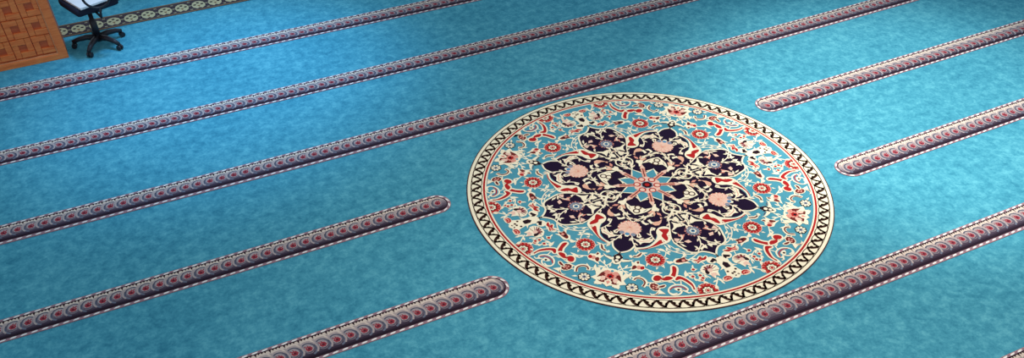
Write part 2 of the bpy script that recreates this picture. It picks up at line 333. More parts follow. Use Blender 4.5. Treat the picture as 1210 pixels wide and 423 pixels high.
# ------------------------------------------------------------------ the round medallion
MX, MY, MR = 3.925, 5.135, 1.613
PX, PY = 3.9246, 5.1458      # centre of the woven rosette
TABLE = [
["S","f","cream",0.01,[[0.8001,-0.7652],[0.8768,-0.7831],[0.935,-0.7788],[1.0009,-0.7525],[1.0166,-0.729]],0,0],
["S","f","cream",0.01,[[0.8863,-0.8571],[0.8739,-0.7892],[0.8858,-0.7123],[0.9094,-0.6559]],0,0],
["S","f","cream",0.01,[[0.9473,-0.6122],[0.9969,-0.5839],[1.0539,-0.5489]],0,0],
["S","f","cream",0.008,[[0.6862,-0.552],[0.7545,-0.5453],[0.792,-0.5283],[0.8398,-0.5258]],0,0],
["S","f","cream",0.008,[[0.7821,-0.4012],[0.8075,-0.3605],[0.8471,-0.3517],[0.8785,-0.3719],[0.8967,-0.3948]],0,0],
["S","f","cream",0.009,[[0.9298,-0.4223],[0.9606,-0.394],[0.9782,-0.3692],[0.9841,-0.3449]],0,0],
["S","f","cream",0.009,[[1.0104,-0.2371],[0.9962,-0.1747],[0.9727,-0.1139]],0,0],
["S","f","cream",0.008,[[1.0121,-0.2383],[1.0417,-0.2054],[1.0765,-0.1639],[1.117,-0.151]],0,0],
["S","f","cream",0.01,[[1.0965,-0.6966],[1.1314,-0.6214],[1.1527,-0.5334],[1.1464,-0.4823],[1.1468,-0.4352]],0,0],
["S","f","cream",0.009,[[1.1233,-0.7132],[1.1544,-0.6823]],0,0],
["S","f","cream",0.009,[[1.1687,-0.5046],[1.2344,-0.4925]],0,0],
["S","f","cream",0.009,[[1.1902,-0.4321],[1.2434,-0.4624]],0,0],
["S","f","cream",0.009,[[1.1452,-0.3629],[1.1528,-0.3121],[1.1902,-0.2573],[1.223,-0.2237],[1.2765,-0.2045]],0,0],
["S","f","cream",0.007,[[1.1566,-0.3624],[1.1865,-0.3347],[1.2218,-0.3186],[1.2525,-0.3235]],0,0],
["S","f","cream",0.007,[[1.1902,-0.2573],[1.2169,-0.2595],[1.2643,-0.2759],[1.2887,-0.2767],[1.3244,-0.2932]],0,0],
["S","f","cream",0.011,[[1.2907,-0.1462],[1.3548,-0.2071],[1.3856,-0.2444]],0,0],
["S","f","cream",0.009,[[1.3114,-0.1607],[1.3366,-0.1424],[1.355,-0.1153]],0,0],
["S","f","cream",0.01,[[1.209,0.0055],[1.255,-0.0167]],0,0],
["S","f","cream",0.009,[[0.7703,-0.3139],[0.8313,-0.3107],[0.8914,-0.2764],[0.9419,-0.22],[0.9685,-0.1643],[0.9712,-0.117]],0,0],
["S","f","cream",0.007,[[0.7577,-0.2961],[0.801,-0.2748],[0.8674,-0.2526],[0.9223,-0.207],[0.965,-0.1128]],0,0],
["P","f","greyblue",[[0.8325,-0.2984],[0.8463,-0.2845],[0.8514,-0.2911],[0.8403,-0.3018]],0,None,0.008],
["P","f","greyblue",[[0.8639,-0.2821],[0.8777,-0.2682],[0.8828,-0.2748],[0.8717,-0.2856]],0,None,0.008],
["P","f","greyblue",[[0.8872,-0.2606],[0.9009,-0.2468],[0.906,-0.2534],[0.895,-0.2641]],0,None,0.008],
["P","f","greyblue",[[0.9095,-0.2386],[0.9232,-0.2248],[0.9282,-0.2314],[0.9172,-0.242]],0,None,0.008],
["P","f","redbrown",[[0.7821,-0.622],[0.7882,-0.5899],[0.7771,-0.5592],[0.7746,-0.5352],[0.7951,-0.5582],[0.8028,-0.5908]],1,"cream",0.012],
["P","f","cream",[[0.7583,-0.6474],[0.7566,-0.6265],[0.7806,-0.6251],[0.7939,-0.6411],[0.7793,-0.6521]],0,None,0.008],
["P","f","cream",[[0.7634,-0.5267],[0.7978,-0.5038],[0.792,-0.5283]],0,None,0.008],
["P","f","cream",[[0.8077,-0.3971],[0.7925,-0.3672],[0.8135,-0.3481],[0.8226,-0.3783]],0,None,0.008],
["P","f","cream",[[0.8474,-0.3389],[0.8467,-0.3206],[0.87,-0.3113],[0.8686,-0.3388]],0,None,0.008],
["P","f","cream",[[1.021,-0.6107],[1.0197,-0.5667],[1.0356,-0.5334],[1.0585,-0.5558],[1.0371,-0.5934]],0,None,0.008],
["P","f","cream",[[0.9606,-0.406],[0.965,-0.3728],[0.9913,-0.3657],[0.9915,-0.4059]],0,None,0.008],
["P","f","cream",[[1.1381,-0.3661],[1.1084,-0.3345],[1.1398,-0.3393],[1.1639,-0.3355],[1.175,-0.3588],[1.1747,-0.3824]],0,None,0.008],
["P","f","cream",[[1.0874,-0.2603],[1.0789,-0.2425],[1.1219,-0.2593],[1.1409,-0.236],[1.1449,-0.2748],[1.1289,-0.2801]],0,None,0.008],
["P","f","cream",[[1.1422,-0.7978],[1.1535,-0.7741],[1.1874,-0.7704],[1.1672,-0.7902]],0,None,0.008],
["P","f","cream",[[1.2155,-0.3263],[1.2269,-0.3141],[1.2594,-0.3265],[1.2418,-0.3336]],0,None,0.008],
["P","f","cream",[[1.2886,-0.2885],[1.2945,-0.2647],[1.3209,-0.2551],[1.316,-0.2835]],0,None,0.008],
["P","f","cream",[[1.3004,-0.149],[1.3173,-0.1368],[1.3481,-0.1345],[1.335,-0.1573]],0,None,0.008],
["P","f","cream",[[0.9479,-0.8214],[0.9321,-0.7848],[0.9797,-0.7668],[0.9896,-0.8037]],0,None,0.008],
["P","f","redbrown",[[0.9673,-0.7903],[0.9679,-0.7752],[0.9842,-0.7804],[0.981,-0.794]],0,None,0.008],
["P","f","cream",[[0.8151,-0.6618],[0.8521,-0.6565],[0.8402,-0.6335],[0.849,-0.6031],[0.8815,-0.6191],[0.9152,-0.5963],[0.9569,-0.6158],[0.9661,-0.6552],[0.9386,-0.6893],[0.9186,-0.7476],[0.9066,-0.7091],[0.8832,-0.7225],[0.8773,-0.6875]],0,None,0.008],
["P","f","redbrown",[[0.8831,-0.6871],[0.8831,-0.6634],[0.9109,-0.6646],[0.9197,-0.6935],[0.9127,-0.7128]],1,None,0.008],
["P","f","pink",[[0.8977,-0.6566],[0.905,-0.6295],[0.9371,-0.6453],[0.9299,-0.6723]],1,None,0.008],
["P","f","red",[[0.917,-0.6329],[0.9269,-0.6075],[0.9531,-0.6237],[0.9458,-0.6506]],1,None,0.008],
["P","f","redbrown",[[0.8529,-0.6309],[0.8567,-0.611],[0.8777,-0.627],[0.8727,-0.6374]],1,None,0.008],
["P","f","cream",[[0.9765,-0.5277],[1.0045,-0.5398],[0.9867,-0.5064]],0,None,0.008],
["P","f","cream",[[0.9832,-0.4804],[1.0189,-0.4674],[0.978,-0.4532]],0,None,0.008],
["P","f","cream",[[0.9029,-0.3891],[0.9324,-0.3758],[0.9312,-0.4072]],0,None,0.008],
["P","f","cream",[[0.8255,-0.4165],[0.8077,-0.3971],[0.8419,-0.3945]],0,None,0.008],
["P","f","cream",[[0.8899,-0.5609],[0.9371,-0.598],[0.9172,-0.5564]],0,None,0.008],
["R","f","red",0.076,[0.8959,-0.481],0,0],
["P","f","cream",[[0.9709,-0.3605],[0.9533,-0.3249],[0.971,-0.288],[0.943,-0.2371],[0.9945,-0.2509],[1.0238,-0.2258],[1.0295,-0.262],[1.0601,-0.246],[1.0355,-0.2902],[1.0307,-0.3433],[1.0056,-0.367]],0,None,0.008],
["P","f","redbrown",[[0.9768,-0.3362],[0.971,-0.288],[0.9725,-0.2485],[0.9974,-0.2569],[1.0226,-0.2453],[1.0233,-0.2821],[1.0148,-0.3168],[1.0001,-0.3474]],1,None,0.008],
["P","f","dark",[[0.9783,-0.3089],[0.9889,-0.2917],[1.0061,-0.299],[0.9955,-0.3162]],1,None,0.008],
["P","f","pink",[[0.9886,-0.2874],[0.9971,-0.2648],[1.0164,-0.2775],[1.0076,-0.2959]],1,None,0.008],
["P","f","red",[[1.0327,-0.2074],[1.0413,-0.1726],[1.0189,-0.1395],[1.0257,-0.1253],[1.049,-0.1371],[1.0361,-0.0915],[1.0492,-0.0882],[1.0709,-0.1154],[1.0664,-0.149],[1.0809,-0.1954],[1.0575,-0.1917]],1,"cream",0.01],
["P","f","pink",[[1.0502,-0.1949],[1.0506,-0.1626],[1.056,-0.1418],[1.0628,-0.1709],[1.0676,-0.1945]],1,None,0.008],
["R","f","knot",0.1,[1.1531,0.0],0,1],
["P","f","cream",[[1.2335,-0.0851],[1.2125,-0.0582],[1.2203,-0.023],[1.2357,-0.0216],[1.2268,-0.052]],0,None,0.008],
["R","f","panda",0.068,[1.2934,0.0],0,1],
["P","f","pink",[[1.3214,-0.1108],[1.3118,-0.0798],[1.3306,-0.0569],[1.3555,-0.0626],[1.3581,-0.0975],[1.3522,-0.1213],[1.33,-0.1217]],1,"cream",0.008],
["S","f","red",0.014,[[1.3261,-0.1125],[1.3153,-0.0888],[1.3275,-0.0587],[1.3544,-0.0602]],0,0],
["S","f","red",0.012,[[1.3479,-0.1014],[1.3374,-0.0819],[1.3514,-0.0757]],0,0],
["P","f","cream",[[1.155,-0.2254],[1.1239,-0.1841],[1.1228,-0.1388],[1.1378,-0.1004],[1.1707,-0.0744],[1.2092,-0.077],[1.2343,-0.1067],[1.2874,-0.1239],[1.2605,-0.1453],[1.3034,-0.1712],[1.264,-0.1798],[1.2403,-0.1875],[1.2188,-0.2208],[1.1904,-0.2335]],0,None,0.008],
["P","f","mauve",[[1.1623,-0.2103],[1.1608,-0.1899],[1.2006,-0.1584],[1.2004,-0.1776]],0,None,0.008],
["P","f","redbrown",[[1.1414,-0.1879],[1.1398,-0.1675],[1.2006,-0.1584],[1.2004,-0.1776]],0,None,0.008],
["P","f","mauve",[[1.1371,-0.1567],[1.1355,-0.1361],[1.2006,-0.1584],[1.2004,-0.1776]],0,None,0.008],
["P","f","redbrown",[[1.1396,-0.13],[1.138,-0.1095],[1.2006,-0.1584],[1.2004,-0.1776]],0,None,0.008],
["P","f","mauve",[[1.1532,-0.111],[1.1517,-0.0904],[1.2006,-0.1584],[1.2004,-0.1776]],0,None,0.008],
["P","f","redbrown",[[1.1737,-0.0968],[1.1722,-0.0762],[1.2006,-0.1584],[1.2004,-0.1776]],0,None,0.008],
["P","f","mauve",[[1.201,-0.094],[1.1996,-0.0735],[1.2006,-0.1584],[1.2004,-0.1776]],0,None,0.008],
["P","f","redbrown",[[1.2197,-0.1022],[1.2182,-0.0817],[1.2006,-0.1584],[1.2004,-0.1776]],0,None,0.008],
["P","f","dark",[[1.1809,-0.1948],[1.1812,-0.1708],[1.2137,-0.1731],[1.2304,-0.1967],[1.2133,-0.209]],1,None,0.008],
["P","f","pinkpale",[[1.1769,-0.1679],[1.1801,-0.1378],[1.2085,-0.1372],[1.2181,-0.1641],[1.201,-0.1764]],1,None,0.008],
["P","f","pinkpale",[[1.2265,-0.1699],[1.2397,-0.1307],[1.2719,-0.1331],[1.2648,-0.1643],[1.2894,-0.1774],[1.2586,-0.1841]],0,None,0.008],
["R","f","dot",0.014,[1.1301,-0.2729],0,0],
["R","f","dot",0.014,[1.1996,-0.3235],0,0],
["R","f","dot",0.014,[1.213,-0.2632],0,0],
["R","f","dot",0.014,[1.2634,-0.2792],0,0],
["R","f","dot",0.014,[1.2492,-0.2616],0,0],
["R","f","red",0.08,[1.3871,-0.3086],0,0],
["P","f","cream",[[1.3371,-0.357],[1.3043,-0.3466],[1.3334,-0.3309]],0,None,0.008],
["P","f","cream",[[1.3856,-0.2444],[1.3615,-0.2157],[1.4091,-0.2291]],0,None,0.008],
["P","f","red",[[1.0264,-0.4045],[1.0392,-0.3848],[1.07,-0.3914],[1.1106,-0.4235],[1.1408,-0.4534],[1.1371,-0.4841],[1.1148,-0.4776],[1.0848,-0.4424]],1,"cream",0.016],
["P","f","red",[[1.0791,-0.6181],[1.062,-0.5894],[1.0692,-0.5626],[1.0906,-0.5526],[1.115,-0.5524],[1.1077,-0.5124],[1.1238,-0.4834],[1.147,-0.4764],[1.1546,-0.5111],[1.1427,-0.5544],[1.1163,-0.5728],[1.1255,-0.5903],[1.1174,-0.6164],[1.0995,-0.6262]],1,"cream",0.013],
["P","f","red",[[1.1649,-0.4667],[1.1455,-0.4265],[1.1825,-0.3954],[1.2345,-0.3786],[1.2845,-0.3766],[1.3486,-0.4001],[1.3379,-0.4047],[1.287,-0.394],[1.2257,-0.4083],[1.1852,-0.4288],[1.1817,-0.4659]],1,"cream",0.013],
["S","f","cream",0.016,[[1.3322,-0.4008],[1.3716,-0.4078],[1.3871,-0.391]],1,0],
["S","f","cream",0.01,[[1.348,-0.4349],[1.3448,-0.4639],[1.3195,-0.4611]],0,0],
["P","f","field",[[1.2649,-0.5862],[1.2364,-0.5561],[1.2271,-0.519],[1.2385,-0.4795],[1.2626,-0.4562],[1.304,-0.4485],[1.3092,-0.4714],[1.2897,-0.4897],[1.3139,-0.5173],[1.3202,-0.5486],[1.3033,-0.5839]],1,"cream",0.014],
["P","f","cream",[[1.2559,-0.5377],[1.255,-0.506],[1.2774,-0.4817],[1.3031,-0.5064],[1.2877,-0.5274]],1,None,0.008],
["S","f","red",0.011,[[1.25,-0.5727],[1.2391,-0.5346],[1.2525,-0.4887],[1.2749,-0.4644],[1.3106,-0.4528]],0,0],
["P","f","dark",[[1.2719,-0.5201],[1.2724,-0.5033],[1.287,-0.502],[1.2911,-0.5203]],1,None,0.008],
["S","f","cream",0.012,[[1.284,-0.5908],[1.3045,-0.577],[1.3105,-0.5422]],0,0],
["S","f","cream",0.032,[[1.0349,-0.7726],[1.0156,-0.7439],[1.0274,-0.7123],[1.0614,-0.6943],[1.1024,-0.7002],[1.1317,-0.7454]],0,0],
["S","f","redbrown",0.013,[[1.0306,-0.7654],[1.0205,-0.7407],[1.03,-0.7139],[1.0625,-0.6989],[1.0992,-0.7068],[1.1278,-0.7445]],0,0],
["R","f","oval",0.036,[1.1716,-0.6622],0,0],
["P","f","redbrown",[[1.1827,-0.6344],[1.1847,-0.5851],[1.1972,-0.5815],[1.205,-0.6059],[1.1955,-0.6347]],1,"cream",0.009],
["P","f","cream",[[1.2134,-0.7383],[1.2356,-0.7254],[1.2428,-0.6992],[1.2145,-0.6467],[1.2339,-0.6398],[1.2796,-0.6289],[1.2577,-0.6703],[1.2619,-0.7189],[1.2474,-0.7404]],0,None,0.008],
["P","f","redbrown",[[1.2453,-0.7161],[1.247,-0.6904],[1.2347,-0.6649],[1.2531,-0.6843],[1.2536,-0.7099]],0,None,0.008],
["R","f","bw",0.05,[1.1014,-0.8267],0,0],
["R","f","bigpal",0.108,[0.926,-0.926],-45,1],
["P","f","cream",[[0.9788,-0.8782],[1.0457,-0.8641],[1.0101,-0.9157]],0,None,0.008],
["P","f","cream",[[0.983,-0.961],[1.0579,-0.9514],[1.01,-0.9386]],0,None,0.008],
["P","f","cream",[[1.0101,-0.9157],[1.0724,-0.9143],[1.037,-0.9048]],0,None,0.008],
["R","f","trefoil",0.075,[0.7526,-0.7526],-45,1],
["NAVY",[[0.6943,-0.7028],[0.7022,-0.6717],[0.7079,-0.6352],[0.7042,-0.601],[0.6871,-0.5625],[0.671,-0.5387],[0.699,-0.5436],[0.7178,-0.4745],[0.7113,-0.4055],[0.6721,-0.336],[0.6124,-0.2818],[0.5754,-0.2477],[0.5749,-0.2124],[0.5904,-0.1722],[0.6152,-0.1647],[0.7041,-0.2056],[0.7785,-0.2274],[0.8255,-0.217],[0.8649,-0.2018],[0.8924,-0.1954],[0.9297,-0.1792],[0.9534,-0.1542],[0.9686,-0.1152],[0.9746,-0.0781],[0.9995,-0.0458],[1.0305,-0.0177],[1.0643,0.0041]]],
["S","r","cream",0.026,[[0.7106,-0.5491],[0.7361,-0.4858],[0.7373,-0.4137],[0.7216,-0.359],[0.6934,-0.3043],[0.6139,-0.2787],[0.5757,-0.242],[0.5734,-0.1947],[0.5982,-0.1689],[0.6322,-0.1758],[0.6946,-0.2127],[0.7375,-0.2502],[0.7485,-0.2902],[0.7489,-0.3395]],0,0],
["P","r","cream",[[0.6861,-0.3448],[0.6139,-0.2787],[0.5757,-0.242],[0.5781,-0.1978],[0.606,-0.1656],[0.6946,-0.2127],[0.7375,-0.2502],[0.7516,-0.2963],[0.7581,-0.3454],[0.76,-0.4036],[0.7469,-0.4682]],1,None,0.008],
["P","r","red",[[0.5852,-0.2481],[0.5803,-0.2325],[0.6058,-0.1738],[0.626,-0.1759],[0.6463,-0.1981],[0.6647,-0.2241],[0.6979,-0.2313],[0.7298,-0.2535],[0.7312,-0.2709],[0.7008,-0.2761],[0.6708,-0.2751],[0.6512,-0.2651],[0.6344,-0.2436],[0.6119,-0.2442]],1,None,0.008],
["P","r","red",[[0.7214,-0.5412],[0.7403,-0.4722],[0.7373,-0.4137],[0.7201,-0.3621],[0.7028,-0.3226],[0.7057,-0.3039],[0.7378,-0.2874],[0.7457,-0.3212],[0.7526,-0.3867],[0.7517,-0.4631],[0.74,-0.5123]],1,None,0.008],
["S","r","cream",0.009,[[0.6779,-0.2986],[0.6994,-0.2917],[0.7423,-0.278]],0,0],
["S","r","cream",0.016,[[0.6943,-0.7028],[0.7022,-0.6717],[0.7079,-0.6352],[0.7042,-0.601],[0.6871,-0.5625],[0.6729,-0.5399]],0,0],
["S","r","cream",0.016,[[0.7785,-0.2274],[0.8255,-0.217],[0.8676,-0.2036],[0.8942,-0.1966],[0.9315,-0.1804],[0.9561,-0.156],[0.9712,-0.117],[0.9772,-0.0799],[1.0012,-0.047],[1.0322,-0.0189],[1.0661,0.0029]],0,0],
["S","r","cream",0.01,[[0.4198,-0.0071],[0.4626,-0.0476],[0.491,-0.0957],[0.4975,-0.1024],[0.5558,-0.1265],[0.6438,-0.1774],[0.714,-0.2103],[0.7785,-0.2274]],0,0],
["S","r","navyedge",0.008,[[0.5064,-0.0971],[0.5697,-0.1237],[0.6584,-0.1727],[0.7279,-0.2069],[0.7921,-0.2116]],0,0],
["S","r","cream",0.01,[[0.4003,-0.3853],[0.3894,-0.347],[0.388,-0.3044],[0.387,-0.2451],[0.3818,-0.2166],[0.3662,-0.1815]],0,0],
["S","r","cream",0.01,[[0.5536,-0.4945],[0.5791,-0.505],[0.6146,-0.4842],[0.6406,-0.4349],[0.6424,-0.3854],[0.6314,-0.3474],[0.5972,-0.3392],[0.5592,-0.3155],[0.5305,-0.2843]],0,0],
["S","r","cream",0.008,[[0.6314,-0.3474],[0.6708,-0.3516],[0.6908,-0.3478]],0,0],
["S","r","cream",0.01,[[0.5536,-0.4945],[0.6126,-0.5236],[0.6545,-0.5368],[0.7087,-0.548]],0,0],
["P","r","cream",[[0.6138,-0.4959],[0.6236,-0.4653],[0.648,-0.4396],[0.653,-0.3937],[0.6714,-0.3757],[0.6893,-0.3836],[0.6976,-0.4092],[0.6768,-0.4451],[0.672,-0.4625],[0.6844,-0.4944],[0.6594,-0.4888],[0.6309,-0.4982]],0,None,0.008],
["S","r","dark",0.006,[[0.5748,-0.4885],[0.5978,-0.4658],[0.619,-0.4217]],0,0],
["S","r","pink",0.007,[[0.6288,-0.4847],[0.6532,-0.459],[0.6777,-0.3927]],0,0],
["P","r","cream",[[0.971,-0.808],[0.9509,-0.7572],[0.946,-0.7325],[0.9782,-0.7582],[0.9879,-0.8027]],0,None,0.008],
["P","r","peach",[[0.4918,-0.2601],[0.4783,-0.2223],[0.4873,-0.1902],[0.4752,-0.1489],[0.5117,-0.1789],[0.5325,-0.2147],[0.5235,-0.2466]],0,None,0.008],
["P","r","cream",[[0.4219,-0.3269],[0.4155,-0.3004],[0.4511,-0.3057],[0.4807,-0.2781],[0.4849,-0.3141],[0.4531,-0.3278]],0,None,0.008],
["P","r","cream",[[0.4359,-0.2712],[0.4304,-0.2426],[0.4675,-0.2449],[0.4816,-0.2286],[0.4888,-0.2665]],0,None,0.008],
["P","r","cream",[[0.532,-0.2811],[0.5539,-0.2615],[0.578,-0.2891],[0.5629,-0.2946]],0,None,0.008],
["R","r","palm",0.098,[0.4618,-0.4618],-45,1],
["R","r","grey",0.068,[0.7209,0.0],0,1],
["S","r","cream",0.01,[[0.5043,-0.1068],[0.5254,-0.0629],[0.5613,-0.0356],[0.6213,-0.0159],[0.6574,-0.006]],0,0],
["S","r","cream",0.009,[[0.6494,0.0035],[0.5863,0.0431],[0.5342,0.0546],[0.5094,0.0771],[0.4951,0.115]],0,0],
["S","r","cream",0.009,[[0.4304,-0.0012],[0.4605,0.0563],[0.4873,0.0987],[0.5194,0.1116]],0,0],
["P","r","cream",[[0.5407,-0.0999],[0.5762,-0.0706],[0.5964,-0.0417],[0.6312,-0.0477],[0.6224,-0.0924],[0.6434,-0.1396],[0.6357,-0.1555],[0.6101,-0.118],[0.5799,-0.1025]],0,None,0.008],
["P","r","pink",[[0.6904,-0.1369],[0.7241,-0.1256],[0.7299,-0.0878],[0.7548,-0.1126],[0.7841,-0.1402],[0.7658,-0.153],[0.7444,-0.1265],[0.7338,-0.1486]],0,None,0.008],
["S","r","cream",0.008,[[0.7983,-0.2238],[0.7904,-0.1775],[0.7595,-0.1281]],0,0],
["P","r","cream",[[0.6637,-0.1669],[0.6638,-0.1487],[0.6919,-0.1337],[0.6937,-0.1557]],0,None,0.008],
["P","r","pinkpale",[[0.737,-0.2005],[0.7461,-0.1815],[0.7643,-0.1562],[0.7921,-0.1992],[0.7754,-0.2089]],0,None,0.008],
["P","r","pinkpale",[[0.8054,-0.1461],[0.8036,-0.0993],[0.8386,-0.0894],[0.8387,-0.1268]],0,None,0.008],
["P","r","cream",[[0.8118,-0.1956],[0.8344,-0.1735],[0.875,-0.1633],[0.8553,-0.1872]],0,None,0.008],
["P","r","cream",[[0.4922,-0.0413],[0.5035,-0.0231],[0.558,-0.0292],[0.5315,-0.05]],0,None,0.008],
["S","r","cream",0.01,[[0.7982,-0.0039],[0.8437,-0.0156],[0.9024,-0.0438],[0.9276,-0.0725],[0.9686,-0.1152]],0,0],
["P","r","cream",[[0.8914,-0.1042],[0.9064,-0.0854],[0.9532,-0.0867],[0.9366,-0.1017]],0,None,0.008],
["P","r","cream",[[0.9348,-0.0634],[0.9276,-0.0212],[0.9702,-0.0215],[0.9491,-0.0359]],0,None,0.008],
["P","r","cream",[[0.9416,-0.0804],[0.9207,-0.0372],[0.9176,-0.0061],[0.955,-0.0152],[0.9431,-0.0401],[0.9668,-0.077]],0,None,0.008],
["P","r","cream",[[0.4968,0.0238],[0.5026,0.0628],[0.5591,0.0466],[0.5403,0.0207]],0,None,0.008],
["R","r","aknot",0.085,[0.3838,0.0],0,1],
["R","r","bknot",0.085,[0.2577,-0.2577],-45,1],
["S","r","cream",0.01,[[0.2604,-0.0035],[0.3348,-0.0423],[0.3844,-0.0484]],0,0],
["S","r","cream",0.009,[[0.2789,-0.0066],[0.305,0.0284],[0.3561,0.0299]],0,0],
["S","r","cream",0.01,[[0.1816,-0.182],[0.1425,-0.1796],[0.1068,-0.1836]],0,0],
["P","r","cream",[[0.267,-0.1066],[0.2724,-0.0842],[0.3122,-0.1033],[0.3493,-0.0943],[0.3742,-0.1187],[0.3584,-0.1299],[0.357,-0.1546],[0.3581,-0.1849],[0.316,-0.1501]],0,None,0.008],
["P","r","peach",[[0.3506,-0.2141],[0.3331,-0.1692],[0.3556,-0.1494],[0.3902,-0.1585],[0.4182,-0.1888],[0.3678,-0.1782],[0.3668,-0.2073]],0,None,0.008],
["P","r","pink",[[0.3734,-0.1394],[0.4024,-0.1195],[0.4396,-0.128],[0.4034,-0.1498]],0,None,0.008],
["S","r","cream",0.009,[[0.3659,-0.1686],[0.3948,-0.2162],[0.3947,-0.2834],[0.3916,-0.3567]],0,0],
["P","r","cream",[[0.3513,-0.3071],[0.3687,-0.2842],[0.3844,-0.2434],[0.3887,-0.2881]],0,None,0.008],
["P","r","peach",[[0.4404,-0.1479],[0.466,-0.1346],[0.4714,-0.1633]],0,None,0.008],
["STAR",[0.1816,-0.182],[0.2604,-0.0035],[0.2555,-0.0694]]
]
ROT0 = math.radians(-0.75)
med = bpy.data.objects.new('round_medallion', None); COL.objects.link(med); med.location = (MX, MY, 0)
tag(med, 'round floral medallion with cream vine border and navy eight-lobed rosette, woven into the teal carpet', 'medallion')
Z0 = 0.007
wb = Weave(Z0); wf = Weave(Z0 + 0.0002); wr = Weave(Z0 + 0.0042); ws = Weave(Z0 + 0.0076)
def ring(w, r0, r1, k, n=160):
    o = len(w.v); mi = w.mi(k)
    for i in range(n):
        a = 2*PI*i/n; w.v += [(r0*math.cos(a), r0*math.sin(a), w.z), (r1*math.cos(a), r1*math.sin(a), w.z)]
    for i in range(n):
        j = (i+1) % n; w.f.append((o+2*i, o+2*i+1, o+2*j+1, o+2*j)); w.m.append(mi)
    w.step()
R_ = MR
# border band: solid slab, rings, running vine
n = 160; wb.slab([(R_*math.cos(2*PI*i/n), R_*math.sin(2*PI*i/n)) for i in range(n)], 'rim', 0.0, Z0-0.0002)
ring(wb, .890*R_, .9945*R_, 'cream'); ring(wb, .974*R_, .978*R_, 'border_brown'); ring(wb, .899*R_, .910*R_, 'red'); ring(wb, .8895*R_, .8915*R_, 'pink')
NU = 92
for i in range(NU):
    a0 = 2*PI*(i+0.35)/NU; da = 2*PI/NU
    def Q(t, r): a = a0 + da*t; return (r*R_*math.cos(a), r*R_*math.sin(a))
    wb.ribbon(smooth([Q(0.00, .920), Q(0.10, .938), Q(0.30, .955), Q(0.56, .967)]), .026, 'border_brown')
    wb.ribbon(smooth([Q(0.54, .968), Q(0.64, .950), Q(0.78, .934), Q(1.02, .920)]), .020, 'border_brown')
    wb.quad([Q(0.44, .958), Q(0.50, .972), Q(0.62, .973), Q(0.64, .960)], 'border_brown')
    wb.quad([Q(0.06, .930), Q(0.30, .930), Q(0.40, .940), Q(0.24, .950)], 'border_brown')
    wb.quad([Q(0.60, .962), Q(0.52, .944), Q(0.62, .936), Q(0.76, .946)], 'border_brown')
    wb.quad([Q(-0.06, .919), Q(0.04, .918), Q(0.08, .930), Q(-0.03, .932)], 'border_brown')
    wb.ribbon([Q(0.0, .921), Q(0.25, .9175), Q(0.55, .9172), Q(0.85, .922), Q(1.02, .932)], .008, 'border_brown')
    wb.ribbon([Q(0.54, .967), Q(0.75, .974), Q(1.05, .9745), Q(1.35, .971), Q(1.54, .966)], .008, 'border_brown')
# field ground
wf.tri([( .8905*R_*math.cos(2*PI*i/n), .8905*R_*math.sin(2*PI*i/n)) for i in range(n)], 'field'); wf.step()
OX, OY = PX-MX, PY-MY       # centre of the rosette pattern relative to the ring
LIM = .890*R_
def X(p, k, mir):
    x, y = p[0], (-p[1] if mir else p[1]); a = ROT0 + k*PI/2
    x, y = x*math.cos(a)-y*math.sin(a)+OX, x*math.sin(a)+y*math.cos(a)+OY
    d = math.hypot(x, y)
    if d > LIM: x, y = x*LIM/d, y*LIM/d
    return (x, y)
def inst(w, fn, axis=False):
    """draw a motif in its eight (or, when it sits on an axis, four) symmetric places"""
    for k in range(4):
        for mir in ((False,) if axis else (False, True)):
            fn(lambda p: X(p, k, mir))
    w.step()
def put_poly(w, pts, k, axis=False): inst(w, lambda t: w.tri([t(p) for p in pts], k), axis)
def put_line(w, pts, wd_, k, closed=False, taper=False, axis=False): inst(w, lambda t: w.ribbon([t(p) for p in pts], wd_, k, closed, taper), axis)
def rotp(pts, c, ang):
    a = math.radians(ang); return [(c[0]+x*math.cos(a)-y*math.sin(a), c[1]+x*math.sin(a)+y*math.cos(a)) for x, y in pts]
